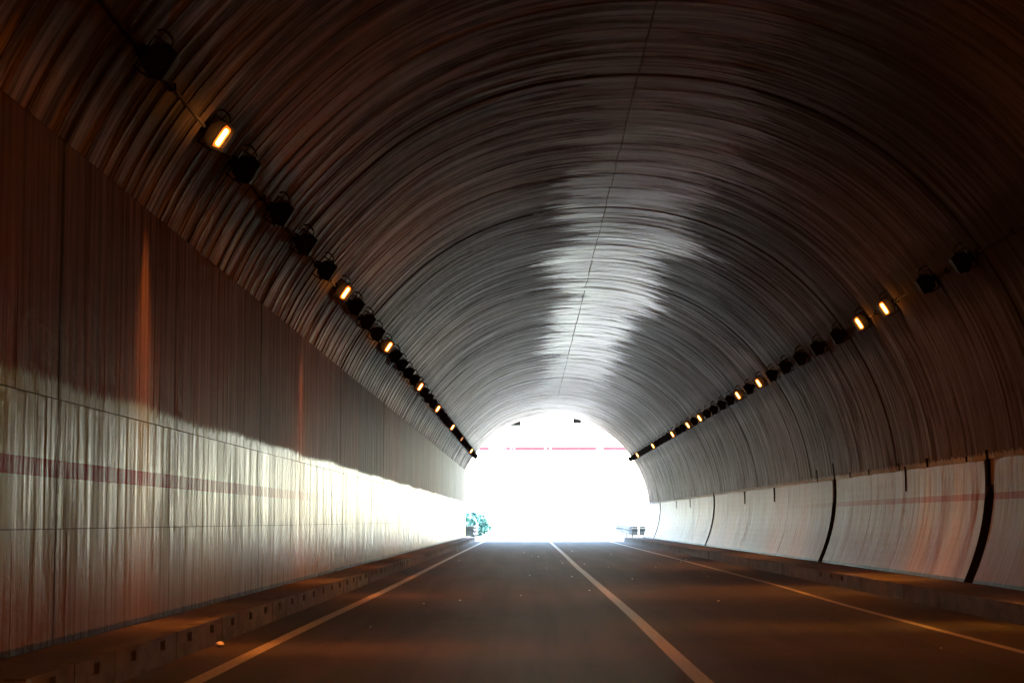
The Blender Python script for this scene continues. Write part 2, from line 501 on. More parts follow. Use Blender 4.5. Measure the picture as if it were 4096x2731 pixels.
# crown joint: a shallow proud ridge of slurry along the vault, left of its middle
thc = math.acos((1.385 - CX) / 4.88)
k_ = MB()
yy = -20.0
while yy < PY - 0.5:
    L = random.uniform(0.5, 2.2)
    t2 = thc + random.uniform(-0.002, 0.002)
    w = random.uniform(0.004, 0.016)
    e = min(yy + L, PY)
    q = [pv(t2 - w / 4.88, yy, 0.004), pv(t2 + w / 4.88, yy, 0.004), pv(t2 + w / 4.88, e, 0.004), pv(t2 - w / 4.88, e, 0.004),
         pv(t2, yy, -0.014), pv(t2, e, -0.014)]
    k_.add(q, [(0, 4, 5, 3), (4, 1, 2, 5), (0, 1, 4), (3, 5, 2)])
    yy = e + (0.0 if random.random() < 0.7 else random.uniform(0.1, 0.5))
k_.build('crown_seam', M_vaultseam, vault)

# ------------------------------------------------------------------ left wall
lwall = tag(empty('tunnel_wall', (XL, 0, 0)), 'straight left tunnel wall, whitewashed below with a dark red stripe and bare brown concrete above', 'wall', kind='structure')
def board_panel(z0, z1, ya, yb, name, parent, mat, xf, nz, amp, inward=1):
    """boards upright; xf(z) -> x of the face; uv=(z,y)"""
    verts = []; uvs = []; faces = []
    y = ya
    bs = []
    while y < yb - 0.04:
        w = random.uniform(0.10, 0.19)
        if yb - y - w < 0.06: w = yb - y
        bs.append((y, min(yb, y + w))); y += w
    zs = [z0 + (z1 - z0) * i / nz for i in range(nz + 1)]
    n = nz + 1
    px_ = parent.location.x
    for (a, b) in bs:
        o0 = random.uniform(-amp, amp)
        tl = random.uniform(-amp, amp)
        for yy, s_ in ((a, -1), (b, 1)):
            for z in zs:
                verts.append((xf(z) + inward * (o0 + tl * 0.5 * s_) - px_, yy, z)); uvs.append((z, yy))
    nr = len(bs) * 2
    for r in range(nr - 1):
        for i in range(nz):
            f = (r * n + i, r * n + i + 1, (r + 1) * n + i + 1, (r + 1) * n + i)
            faces.append(f if inward < 0 else f[::-1])
    # returns all round the panel
    b = len(verts)
    rim = [(0 * n + i) for i in range(n)] + [r * n + nz for r in range(1, nr)] + [(nr - 1) * n + i for i in range(nz - 1, -1, -1)] + [r * n for r in range(nr - 2, 0, -1)]
    for idx in rim:
        v = verts[idx]
        verts.append((v[0] - inward * 0.05, v[1], v[2])); uvs.append(uvs[idx])
    m = len(rim)
    for i in range(m):
        j = (i + 1) % m
        faces.append((rim[i], rim[j], b + j, b + i))
    return mesh_obj(name, verts, faces, mat, parent, uvs)
lj = sorted([PY] + [92.5 - 9.93 * i for i in range(11)])
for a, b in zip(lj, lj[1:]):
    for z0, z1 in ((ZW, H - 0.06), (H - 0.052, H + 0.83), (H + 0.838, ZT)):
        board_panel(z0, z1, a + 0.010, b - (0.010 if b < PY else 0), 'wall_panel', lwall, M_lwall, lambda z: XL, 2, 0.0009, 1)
# top of the wall (small ledge) and the wall behind the camera
q = MB()
q.box(-0.30, 0.0, Y0, lj[0], 0, ZT)
q.build('wall_panel', M_walk, lwall)
q = MB()
q.box(-0.28, -0.02, lj[0], PY - 0.02, -0.3, ZT - 0.004)
q.build('wall_core', M_back, lwall)

# ------------------------------------------------------------------ right painted wall foot
def xr(z):
    t = (CZ - z) / 1.5
    top = CX + rad(0) * math.sqrt(max(0, 1 - ((z - CZ) / 5.02) ** 2))
    return top - (0.13 * t * t if t > 0 else 0)
rwall = tag(empty('tunnel_wall', (6.4, 0, 0)), 'curved right tunnel wall foot in pale pinkish paint with dark vertical grooves and faded red stripe', 'wall', kind='structure')
GW = 0.52
grooves = [-13.2, 0.0, 13.2, 26.4, 39.7, 65.2, 91.6]
thin = [-6.6, 6.6, 19.8, 32.3, 46.7, 51.6, 58.5, 72.0, 78.6, 85.2]
edges = sorted([(g, GW / 2, True) for g in grooves] + [(g, 0.010, False) for g in thin])
cuts = []
prev = None
for (g, hw, big) in edges:
    if prev is not None:
        cuts.append((prev, g - hw))
    prev = g + hw
cuts.append((prev, PY))
for a, b in cuts:
    board_panel(ZW, ZP - 0.004, a, b, 'wall_panel', rwall, M_rwall, xr, 12, 0.0015, -1)
for g in grooves:
    # rough infill at the top of the groove, painted reveal, dark pointed rubber strip below
    def strip(name, poly, off, mat):
        vs = []; fs = []
        for (yy, z) in poly:
            vs.append((xr(z) + off - 6.4, g + yy, z))
        for (yy, z) in poly:
            vs.append((xr(z) + off + 0.04 - 6.4, g + yy, z))
        n_ = len(poly)
        fs.append(tuple(range(n_))); fs.append(tuple(range(n_, 2 * n_))[::-1])
        for i in range(n_):
            j = (i + 1) % n_
            fs.append((j, i, n_ + i, n_ + j))
        return mesh_obj(name, vs, fs, mat, rwall)
    hw = GW / 2
    zs_ = [ZW + (H + 0.32 - ZW) * i / 9 for i in range(10)]
    # curved strip made of one outline is not planar: build it as quads
    def curved(name, f0, f1, zs, off, mat):
        vs = []; fs = []
        for z in zs:
            vs += [(xr(z) + off - 6.4, g + f0(z), z), (xr(z) + off - 6.4, g + f1(z), z), (xr(z) + off + .05 - 6.4, g + f0(z), z), (xr(z) + off + .05 - 6.4, g + f1(z), z)]
        for i in range(len(zs) - 1):
            a = 4 * i; b = a + 4
            fs += [(a, a + 1, b + 1, b), (a + 2, a, b, b + 2), (a + 1, a + 3, b + 3, b + 1)]
        fs += [(0, 2, 3, 1), (len(vs) - 4, len(vs) - 3, len(vs) - 1, len(vs) - 2)]
        return mesh_obj(name, vs, fs, mat, rwall)
    tip = H + 0.46
    def hwz(z): return hw * min(1.0, max(0.05, (tip - z) / 0.17)) if z > tip - 0.17 else hw * 0.93
    zz = [ZW + (tip - 0.17 - ZW) * i / 8 for i in range(9)] + [tip - 0.17 + 0.17 * i / 5 for i in range(1, 6)]
    curved('rubber_strip', lambda z: -hwz(z), lambda z: hwz(z), zz, -0.003, M_groove)
    zz2 = [ZW + (H + 0.50 - ZW) * i / 8 for i in range(9)]
    curved('groove_lining', lambda z: -hw, lambda z: hw, zz2, 0.03, M_rwall)
    zz3 = [H + 0.50 + (ZP + 0.0 - H - 0.50) * i / 4 for i in range(5)]
    curved('rough_infill', lambda z: -hw + 0.05, lambda z: hw - 0.10, zz3, 0.02, M_infill)
# behind the camera the foot of the wall is plain
vs = []; fs = []
zs_ = [ZW + (ZP - ZW) * i / 6 for i in range(7)]
for yy in (Y0, cuts[0][0] - GW):
    vs += [(xr(z) - 6.4, yy, z) for z in zs_]
for i in range(6):
    fs.append((i, i + 1, 8 + i, 7 + i))
mesh_obj('wall_panel', vs, fs, M_walk, rwall)
# short dark weep slots hanging from the top of the paint
def weep(y, z0, z1, w):
    vs = []; fs = []
    zs = [z0 + (z1 - z0) * i / 3 for i in range(4)]
    for i, z in enumerate(zs):
        h_ = w / 2 * (0.55 + 0.15 * i)
        x_ = (xr(z) if z <= ZP else CX + rad(0.02) * math.sqrt(1 - ((z - CZ) / 5.02) ** 2))
        vs += [(x_ - 0.010 - 6.4, y - h_, z), (x_ - 0.010 - 6.4, y + h_, z), (x_ + 0.05 - 6.4, y - h_, z), (x_ + .05 - 6.4, y + h_, z)]
    for i in range(3):
        a = 4 * i; b = a + 4
        fs += [(a, a + 1, b + 1, b), (a + 2, a, b, b + 2), (a + 1, a + 3, b + 3, b + 1)]
    fs += [(0, 2, 3, 1), (12, 13, 15, 14)]
    mesh_obj('weep_slot', vs, fs, M_groove, rwall)
for y, z0, z1, w in [(81.6, ZP - 0.33, ZP, .30), (74.8, ZP - 0.35, ZP, .30), (56.0, ZP - 0.36, ZP, .30), (49.3, ZP - 0.36, ZP, .28),
                     (41.9, ZP, ZP + .26, .16), (39.6, ZP - .40, ZP + .34, .20), (37.7, ZP, ZP + .1, .14), (35.6, ZP, ZP + .1, .18),
                     (32.7, ZP, ZP + .13, .13), (32.2, ZP - .36, ZP + .06, .12), (30.4, ZP, ZP + .14, .22), (27.7, ZP, ZP + .08, .12), (26.45, ZP - .38, ZP + .13, .13),
                     (65.2, ZP - .4, ZP + .1, .28), (91.6, ZP - .4, ZP, .35)]:
    weep(y, z0, z1, w)

# ------------------------------------------------------------------ walkways and kerbs
XKL, XKR = -2.68, 5.05
walkL = tag(empty('walkway', (-2.9, 0, 0)), 'narrow raised walkway with slotted kerb along the left wall', 'walkway', kind='structure')
walkR = tag(empty('walkway', (5.7, 0, 0)), 'wider raised walkway with low kerb along the curved right wall', 'walkway', kind='structure')
def slab(parent, x0, x1, y0, y1):
    nx, ny = 5, int((y1 - y0) / 0.35) + 1
    vs = []; fs = []
    for j in range(ny + 1):
        for i in range(nx + 1):
            x = x0 + (x1 - x0) * i / nx; y = y0 + (y1 - y0) * j / ny
            d = 0.010 * mnoise.noise(Vector((x * 3, y * 0.8, 4)))
            vs.append((x - parent.location.x, y, ZW - 0.008 + d))
    for j in range(ny):
        for i in range(nx):
            a = j * (nx + 1) + i
            fs.append((a, a + 1, a + nx + 2, a + nx + 1))
    return mesh_obj('walkway_slab', vs, fs, M_walk, parent)
slab(walkL, XL - 0.03, XKL - 0.12, -10, PY)
slab(walkR, XKR + 0.12, 6.36, -10, PY)
for par, x0, x1 in ((walkL, XL - 0.03, XKL), (walkR, XKR, 6.4)):
    q = MB(); q.box(x0 - par.location.x, x1 - par.location.x, Y0, -10.0, -0.1, ZW - 0.01); q.build('walkway_slab', M_walk, par)

def kerb_block(name, side, slot):
    """side +1: face looks to +x (left kerb); 1.1 m long, drain slot under the top edge"""
    q = MB()
    L = 1.092
    top = ZW + 0.004
    d = 0.12
    s = side
    def bx(a, b, y0, y1, z0, z1):
        q.box(min(a * s, b * s), max(a * s, b * s), y0, y1, z0, z1)
    if slot:
        w = 0.20; c = 0.55
        bx(-d, 0, 0, c - w / 2, -0.08, top)
        bx(-d, 0, c + w / 2, L, -0.08, top)
        bx(-d, 0, c - w / 2, c + w / 2, -0.08, ZW - 0.10)
        bx(-d, 0, c - w / 2, c + w / 2, ZW - 0.028, top)
        bx(-d, -0.035, c - w / 2, c + w / 2, ZW - 0.10, ZW - 0.028)
    else:
        bx(-d, 0, 0, L, -0.08, top)
    return q
for par, xk, side in ((walkL, XKL, 1), (walkR, XKR, -1)):
    src = None
    k0 = -9 if side > 0 else -9
    i = 0
    y = 19.05 - 0.0 - 27 * 1.1
    while y + 1.1 <= PY + 0.2:
        if src is None:
            o = kerb_block('kerb_block', side, side > 0).build('kerb_block', M_kerb, par); src = o
            if side < 0:
                src_s = kerb_block('kerb_block', side, True).build('kerb_block', M_kerb, par)
                src_s.location = (xk - par.location.x, y - 1.1, 0)
        else:
            o = (src_s if (side < 0 and (y > 56 or 30 < y < 33)) else src).copy(); C.objects.link(o)
        o.location = (xk - par.location.x + random.uniform(-0.006, 0.006), y, random.uniform(-0.005, 0.003))
        o.rotation_euler = (0, 0, random.uniform(-0.004, 0.004))
        y += 1.1
        i += 1

# ------------------------------------------------------------------ road, ground
def sheet(name, x0, x1, y0, y1, z, mat, parent=None, nx=1, ny=1, zf=None):
    vs = []; fs = []
    for j in range(ny + 1):
        for i in range(nx + 1):
            x = x0 + (x1 - x0) * i / nx; y = y0 + (y1 - y0) * j / ny
            vs.append((x, y, z + (zf(x, y) if zf else 0)))
    for j in range(ny):
        for i in range(nx):
            a = j * (nx + 1) + i
            fs.append((a, a + 1, a + nx + 2, a + nx + 1))
    return mesh_obj(name, vs, fs, mat, parent)
def ground_z(x, y):
    # the road tips over a crest beyond the portal; a gentle cutting rises on both sides
    z = -0.00035 * max(0, y - 104) ** 1.5
    side = max(0, -5.5 - x, x - 9.5)
    return max(z, -9) + (0.0 if y < 160 else 1) * min(side * 0.10, 14)
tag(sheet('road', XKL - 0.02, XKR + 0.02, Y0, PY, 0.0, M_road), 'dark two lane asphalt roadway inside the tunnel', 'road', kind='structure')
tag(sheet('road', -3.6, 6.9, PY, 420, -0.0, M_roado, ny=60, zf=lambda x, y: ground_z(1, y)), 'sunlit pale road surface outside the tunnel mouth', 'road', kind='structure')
tag(sheet('ground', -900, 900, PY + 0.6, 2500, -0.03, M_soil, nx=120, ny=120, zf=ground_z), 'bright open ground beyond the tunnel mouth', 'ground', kind='structure')
# far side of the tunnel behind us
def line(name, pts, w, label):
    vs = []; fs = []
    for (x, y) in pts:
        vs += [(x - w / 2, y, 0.004), (x + w / 2, y, 0.004)]
    for i in range(len(pts) - 1):
        fs.append((2 * i, 2 * i + 1, 2 * i + 3, 2 * i + 2))
    return tag(mesh_obj(name, vs, fs, M_line), label, 'road marking', kind='structure')
def spline(ctrl, y0, y1, n=90):
    out = []
    for i in range(n + 1):
        y = y0 + (y1 - y0) * i / n
        for (ya, xa), (yb, xb) in zip(ctrl, ctrl[1:]):
            if ya <= y <= yb:
                t = (y - ya) / (yb - ya); t = t * t * (3 - 2 * t)
                out.append((xa + (xb - xa) * t, y)); break
    return out
line('centre_line', spline([(-20, 1.17), (12.4, 1.165), (22, 1.19), (40, 1.17), (40, 1.155), (62, 1.175), (92, 1.17), (101, 1.17)], -20, PY), 0.125, 'solid centre line between the two lanes')
line('edge_line', spline([(-20, -2.2), (12, -2.19), (17, -2.20), (30, -2.16), (60, -2.2), (101, -2.2)], -20, PY), 0.125, 'left edge line beside the slotted kerb')
line('edge_line', spline([(-20, 4.02), (12, 4.02), (22, 4.0), (34, 4.14), (60, 4.2), (101, 4.25)], -20, PY), 0.09, 'right edge line beside the wider walkway')

# grit and flecks on the road
q = MB()
for i in range(36):
    y = random.uniform(11, 75); x = random.uniform(-2.5, 4.8)
    s_ = random.uniform(0.004, 0.011)
    M = Matrix.Translation((x, y, s_ * 0.5)) @ Matrix.Rotation(random.uniform(0, 6), 4, 'Z')
    q.box(-s_, s_, -s_ * 1.2, s_ * 1.2, -s_ * 0.5, s_ * 0.6, M)
tag(q.build('road_grit', M_litter), 'pale grit scattered over the asphalt lanes', 'grit', kind='stuff')
# crumpled litter by the left kerb
vs = []; fs = []
nu, nv = 10, 6
for j in range(nv + 1):
    ph = math.pi * j / nv
    for i in range(nu):
        a = 2 * math.pi * i / nu
        r_ = 1 + 0.3 * mnoise.noise(Vector((math.cos(a) * 2, math.sin(a) * 2, ph * 2)))
        vs.append((0.035 * r_ * math.sin(ph) * math.cos(a), 0.11 * r_ * math.sin(ph) * math.sin(a), 0.022 + 0.022 * math.cos(ph) * r_))
for j in range(nv):
    for i in range(nu):
        fs.append((j * nu + i, (j + 1) * nu + i, (j + 1) * nu + (i + 1) % nu, j * nu + (i + 1) % nu))
o = mesh_obj('paper_litter', vs, fs, M_litter); o.location = (-2.60, 16.2, 0.0); o.rotation_euler = (0, 0, 0.3)
tag(o, 'small crumpled pale paper lying at the foot of the left kerb', 'litter')

# ------------------------------------------------------------------ floodlights
def frame_at(side, y):
    """point and axes on the vault where the row runs"""
    if side < 0: th = math.pi - math.atan2(4.48 - CZ, CX + 2.83)
    else: th = math.atan2(4.34 - CZ, 5.54 - CX)
    p = Vector(pv(th, y))
    nrm = (Vector((CX, y, CZ)) - p).normalized()          # towards the axis
    tan = Vector((0, 1, 0)).cross(nrm).normalized()
    if tan.z < 0: tan = -tan
    return p, nrm, tan
EMITS = {
    'left': mat_emit('lamp_glow_orange', (1.0, 0.36, 0.08), 1.6),
    'right': mat_emit('lamp_glow_amber', (1.0, 0.38, 0.075), 1.6),
}
def floodlight(side, lit):
    """built at y=0 in local axes: a = along the arc (tangent), b = out of the wall, c = along tunnel"""
    p, nrm, tan = frame_at(side, 0)
    root = empty('floodlight', p)
    M = Matrix((( tan.x, nrm.x, 0), (0, 0, 1), (tan.z, nrm.z, 0))).to_4x4()   # columns a,b,c -> x,y,z with c=+Y
    M = Matrix(((tan.x, nrm.x, 0, 0), (tan.y, nrm.y, 1, 0), (tan.z, nrm.z, 0, 0), (0, 0, 0, 1))) @ Matrix.Scale(0.78, 4)
    q = MB()                                # housing: gabled box
    prof_ = [(-0.16, 0.20), (-0.13, 0.11), (-0.05, 0.075), (0.06, 0.075), (0.14, 0.12), (0.165, 0.22), (0.13, 0.33), (-0.12, 0.34)]
    q.prism(prof_, -0.10, 0.12, M)
    q.prism([(-0.175, 0.19), (-0.14, 0.36), (0.15, 0.35), (0.18, 0.21), (0.15, 0.21), (0.12, 0.33), (-0.11, 0.335), (-0.145, 0.19)], -0.125, -0.10, M)
    q.build('housing', M_dark, root)
    q = MB()                                # yoke
    q.prism([(-0.185, 0.03), (-0.185, 0.24), (-0.170, 0.24), (-0.170, 0.045), (0.170, 0.045), (0.170, 0.24), (0.185, 0.24), (0.185, 0.03)], -0.02, 0.02, M)
    q.prism([(-0.06, -0.03), (-0.06, 0.08), (0.06, 0.08), (0.06, -0.03)], -0.06, 0.06, M)
    q.build('bracket', M_steel, root)
    q = MB()                                # supply cable looping over the housing
    q.tube([M @ Vector(v) for v in [(0.24, 0.01, 0.05), (0.28, 0.06, 0.04), (0.27, 0.12, 0.02), (0.25, 0.18, 0.0), (0.21, 0.22, 0.0), (0.16, 0.20, 0.0)]], 0.009, 6)
    q.build('cable', M_dark, root)
    q = MB()
    q.prism([(-0.115, 0.20), (-0.115, 0.31), (0.12, 0.31), (0.12, 0.20)], -0.106, -0.101, M)
    q.build('glass', M_glassd, root)
    if lit:
        q = MB()
        n_ = 6
        cap = [(0.105 + 0.045 * math.cos(t), 0.26 + 0.045 * math.sin(t)) for t in [(-0.5 + i / n_) * math.pi for i in range(n_ + 1)]]
        cap += [(-0.10 + 0.045 * math.cos(t), 0.26 + 0.045 * math.sin(t)) for t in [(0.5 + i / n_) * math.pi for i in range(n_ + 1)]]
        q.prism(cap, -0.112, -0.108, M)
        q.build('reflector', M_refl, root)  # orange plate standing in for the halo round the tube
        q = MB()
        n_ = 6
        a0, a1, bc, r_ = -0.085, 0.085, 0.268, 0.018
        cap = [(a1 + r_ * math.cos(t), bc + r_ * math.sin(t)) for t in [(-0.5 + i / n_) * math.pi for i in range(n_ + 1)]]
        cap += [(a0 + r_ * math.cos(t), bc + r_ * math.sin(t)) for t in [(0.5 + i / n_) * math.pi for i in range(n_ + 1)]]
        q.prism(cap, -0.158, -0.118, M)
        q.build('lamp_tube', EMITS['left' if side < 0 else 'right'], root)
    return root

def words(n):
    return ['first', 'second', 'third', 'fourth', 'fifth', 'sixth', 'seventh', 'eighth', 'ninth', 'tenth', 'eleventh', 'twelfth', 'thirteenth'][n]
litL = [-6.0, 4.0, 15.6, 26.4, 34.7, 45.1, 54.0, 64.7, 74.0, 86.7]
unlL = [13.0, 17.1, 19.6, 21.8, 24.1, 28.3, 30.4, 32.4, 36.9, 38.9, 41.0, 43.1, 47.3, 49.5, 51.8, 56.1, 58.3, 60.4, 62.6, 66.9, 69.2, 71.6, 76.1, 78.2, 80.3, 82.4, 84.6, 88.8, 90.9, 93.0, 95.0]
litR = [-4.0, 8.0, 18.9, 27.5, 29.6, 42.5, 46.7, 57.1, 61.3, 67.8, 78.3, 89.3]
unlR = [22.65, 24.7, 31.8, 34.0, 36.2, 38.3, 40.4, 44.6, 48.8, 50.9, 53.0, 55.0, 59.2, 63.5, 65.6, 69.9, 72.0, 74.1, 76.2, 80.5, 82.7, 84.9, 87.1, 91.4, 93.6, 95.8]
litL_dim = {74.0}
M_amber_dim = mat_emit('lamp_glow_dim', (1.0, 0.5, 0.2), 0.05)

def spotlight(side, y, power, col, parent, cone, squeeze, lean):
    p, nrm, tan = frame_at(side, 0)
    ld = bpy.data.lights.new('lamp_beam', 'SPOT')
    ld.energy = power
    ld.color = col
    ld.spot_size = R(cone)
    ld.spot_blend = 1.0
    ld.shadow_soft_size = 0.06
    o = bpy.data.objects.new('lamp_beam', ld)
    C.objects.link(o)
    o.parent = parent
    o.location = nrm * 0.36 + Vector((0, -0.2, 0))
    d = Vector((-side * lean, 0, -1.0)).normalized()
    xax = Vector((0, 1, 0)).cross(d).normalized()
    Mx = Matrix((xax, Vector((0, 1, 0)), -d)).transposed()      # local Y runs along the tunnel (narrow)
    if Mx.determinant() < 0: Mx = Matrix((-xax, Vector((0, 1, 0)), -d)).transposed()
    o.rotation_euler = Mx.to_euler()
    o.scale = (1.0, squeeze, 1.0)
    return o

for side, lit, unl, nm in ((-1, litL, unlL, 'left'), (1, litR, unlR, 'right')):
    proto_on = floodlight(side, True)
    proto_off = floodlight(side, False)
    used_on = used_off = False
    nlit = len([y for y in lit if y > 10 and not (side > 0 and y < 20)])
    seen = [y for y in lit if y > 10 and not (side > 0 and y < 20)]
    for y in lit:
        if not used_on: o = proto_on; used_on = True
        else: o = copy_tree(proto_on)
        o.location.y = y * 1.035 if y > 10 else y
        if y in seen:
            i = seen.index(y)
            pos_ = 'nearest' if i == 0 else ('farthest' if i == len(seen) - 1 else words(i) + ' nearest')
            lab = 'lit orange floodlight on the %s vault, %s of its lit row' % (nm, pos_)
        else:
            lab = 'lit orange floodlight on the %s vault, outside the frame, %s' % (nm, 'beside the road sign row' if False else {-6.0: 'behind the viewer', -4.0: 'behind the viewer', 4.0: 'beside the viewer', 8.0: 'high beside the viewer', 18.9: 'just past the right edge'}[y])
        tag(o, lab, 'floodlight', 'floodlights along the %s side of the vault' % nm)
        if side < 0 and y in litL_dim:
            for ch in o.children:
                if ch.name.startswith('lamp_tube'):
                    ch.data = ch.data.copy(); ch.data.materials[0] = M_amber_dim
        pw = 42 * LAMP
        col = (1.0, 0.28, 0.05) if side < 0 else (1.0, 0.42, 0.05)
        if y in litL_dim: pw *= 0.15
        if y == 34.7: pw *= 0.4
        spotlight(side, y, pw * 2.5, col, o, 130, 0.19, 0.30 if side < 0 else 0.55)                 # reflector beam across the road
        spotlight(side, y, pw * (4.0 if y < 10 else 0.12), (1.0, 0.25, 0.03), o, 150, 0.7, 0.9 if y < 10 else 0.5)          # wide spill, boosted on the unseen near lamps as added orange fill
    allv = sorted(unl)
    for y in unl:
        if not used_off: o = proto_off; used_off = True
        else: o = copy_tree(proto_off)
        o.location.y = y * 1.035 if y > 10 else y
        before = [l for l in seen if l < y]
        after = [l for l in seen if l > y]
        lo = before[-1] if before else -1e9; hi = after[0] if after else 1e9
        grp = [u for u in allv if lo < u < hi]
        i = grp.index(y)
        if not before: where = 'in front of the nearest lit lamp'
        elif not after: where = 'beyond the farthest lit lamp'
        else:
            where = 'between %s and %s lit lamps' % (words(len(before) - 1), words(len(before)))
        rank = 'the only one ' if len(grp) == 1 else words(i) + ' '
        tag(o, 'unlit floodlight, %s vault, %s%s' % (nm, rank, where), 'floodlight', 'floodlights along the %s side of the vault' % nm)
        o.rotation_euler = (0, 0, 0)
    # power conduit behind the row
    p, nrm, tan = frame_at(side, 0)
    q = MB()
    a = p + nrm * 0.015
    q.tube([(a.x, -8, a.z), (a.x, PY - 1.5, a.z)], 0.014, 8)
    y = -7.5
    while y < PY - 2:
        q.box(a.x - 0.03, a.x + 0.03, y, y + 0.04, a.z - 0.03, a.z + 0.03)
        y += 1.7
    tag(q.build('power_conduit', M_dark), 'thin steel conduit feeding the %s row of floodlights' % nm, 'conduit')

# ------------------------------------------------------------------ portal headwall
head = tag(empty('portal_headwall', (1.5, PY, 0)), 'concrete headwall round the bright tunnel mouth', 'headwall', kind='structure')
inner = [(XL - 0.02, -0.3), (XL - 0.02, ZT)] + [(pv(th, 0, 0.03)[0], pv(th, 0, 0.03)[2]) for th in ths] + [(xr(ZP) + 0.02, ZP), (xr(1.0) + 0.02, 1.0), (xr(ZW) + .02, -0.3)]
def outer_pt(x, z):
    dx, dz = x - 1.5, z - 1.5
    if z <= 1.5:
        return (-9.5 if x < 1.5 else 12.5, z)
    s_ = min(11 / abs(dx) if abs(dx) > 1e-6 else 1e9, 8.5 / abs(dz) if abs(dz) > 1e-6 else 1e9)
    return (1.5 + dx * s_, 1.5 + dz * s_)
vs = []; fs = []
for y_ in (PY + 0.001, PY + 0.5):
    for (x, z) in inner: vs.append((x - 1.5, y_ - PY, z))
    for (x, z) in inner:
        a, b = outer_pt(x, z); vs.append((a - 1.5, y_ - PY, b))
n = len(inner)
for i in range(n - 1):
    fs.append((i, i + 1, n + i + 1, n + i))
    fs.append((2 * n + i + 1, 2 * n + i, 3 * n + i, 3 * n + i + 1))
    fs.append((i + 1, i, 2 * n + i, 2 * n + i + 1))
    fs.append((n + i, n + i + 1, 3 * n + i + 1, 3 * n + i))
mesh_obj('headwall_face', vs, fs, mat_concrete('portal_concrete', (0.32, 0.31, 0.29), (0.42, 0.41, 0.38)), head)

# signal boxes hung outside under the crown
def signal_box(x0, x1, z0, z1, label):
    cx = (x0 + x1) / 2
    root = empty('signal_box', (cx, PY + 0.75, z0))
    q = MB()
    hw = (x1 - x0) / 2; hh = z1 - z0
    q.box(-hw, hw, -0.14, 0.14, 0, hh)
    q.box(-hw - 0.0, hw + 0.0, -0.17, -0.142, 0.012, 0.03)
    q.build('casing', M_box, root)
    q = MB(); q.box(-hw - 0.02, hw + 0.02, -0.15, 0.25, hh + 0.002, hh + 0.03); q.build('hood', M_box, root)
    q = MB(); q.box(-0.05, 0.05, -0.25, 0.0, hh + 0.032, hh + 0.10); q.build('bracket', M_steel, root)
    tag(root, label, 'signal box', 'dark boxes under the crown of the tunnel mouth')
signal_box(2.46, 2.90, H + 5.16, H + 5.62, 'dark blue grey box hanging at the tunnel mouth, right of its crown')
signal_box(-0.95, -0.33, H + 5.02, H + 5.50, 'dark box mostly hidden by the vault at the tunnel mouth, left of its crown')

# ------------------------------------------------------------------ red and white overhead beam outside
BY = 108.0
beam = empty('height_limit_beam', (1.3, BY, 0))
tag(beam, 'red and white overhead height beam crossing the bright tunnel mouth', 'overhead beam')
def bz(x): return H + 4.08 + 0.012 * (x - 1.3)
q = MB()
x = -4.6
M = Matrix.Rotation(-math.atan(0.012), 4, 'Y')
q.box(-6.2, 6.2, -0.09, 0.09, H + 4.08 - 0.09, H + 4.08 + 0.09, None)
ob = q.build('beam_core', M_white, beam); 
for (a, b) in [(510, 600), (738, 752), (758, 798), (812, 827), (840, 1122), (1138, 1162), (1180, 1603), (1665, 1960), (330, 470)]:
    xa = (976.2 + a * .2454 - 1210) / 4350 * (BY - 0.1); xb = (976.2 + b * .2454 - 1210) / 4350 * (BY - 0.1)
    q = MB(); q.box(xa - 1.3, xb - 1.3, -0.10, 0.10, H + 4.08 - 0.10, H + 4.08 + 0.10)
    q.build('red_stripe', M_red, beam)
for sx in (-6.2, 6.2):
    q = MB(); q.tube([(sx, 0, -0.1), (sx, 0, H + 4.3)], 0.09, 12); q.box(sx - .2, sx + .2, -.2, .2, -0.05, 0.03); q.build('post', M_white, beam)

# ------------------------------------------------------------------ guard rails outside
def guardrail(pts, posts, label):
    root = empty('guard_rail', (pts[0][0], pts[0][1], 0))
    P0 = Vector((pts[0][0], pts[0][1], 0))
    def wbeam(z):
        prof = [(-0.15, 0.0), (-0.12, 0.03), (-0.09, 0.03), (-0.05, -0.045), (-0.02, -0.045), (0.02, 0.03), (0.05, 0.03), (0.09, -0.045)]
        prof = [(-0.155, 0.0), (-0.13, 0.035), (-0.075, 0.035), (-0.03, -0.04), (0.03, -0.04), (0.075, 0.035), (0.13, 0.035), (0.155, 0.0)]
        vs = []; fs = []
        n_ = len(prof)
        for i, p in enumerate(pts):
            p = Vector((p[0], p[1], 0)) - P0
            a = Vector((*pts[max(i - 1, 0)], 0)); b = Vector((*pts[min(i + 1, len(pts) - 1)], 0))
            d = (b - a).normalized(); nn = Vector((d.y, -d.x, 0))
            for th_ in (0, 0.006):
                for (h_, o_) in prof:
                    v = p + nn * (o_ + th_) + Vector((0, 0, z + h_)); vs.append(tuple(v))
        for i in range(len(pts) - 1):
            for k in range(n_ - 1):
                a = i * 2 * n_ + k; b = a + 2 * n_
                fs.append((a, b, b + 1, a + 1)); fs.append((a + n_, a + n_ + 1, b + n_ + 1, b + n_))
        for i in (0, len(pts) - 1):
            for k in range(n_ - 1):
                a = i * 2 * n_ + k
                fs.append((a, a + 1, a + n_ + 1, a + n_))
        return mesh_obj('rail_beam', vs, fs, M_rail, root)
    wbeam(0.80 - 0.16)
    wbeam(0.44)
    for (x, y) in posts:
        q = MB(); q.tube([(x - P0.x, y - P0.y, ground_z(1, y) - 0.2), (x - P0.x, y - P0.y, 0.80)], 0.055, 10); q.build('post', M_rail, root)
    tag(root, label, 'guard rail')
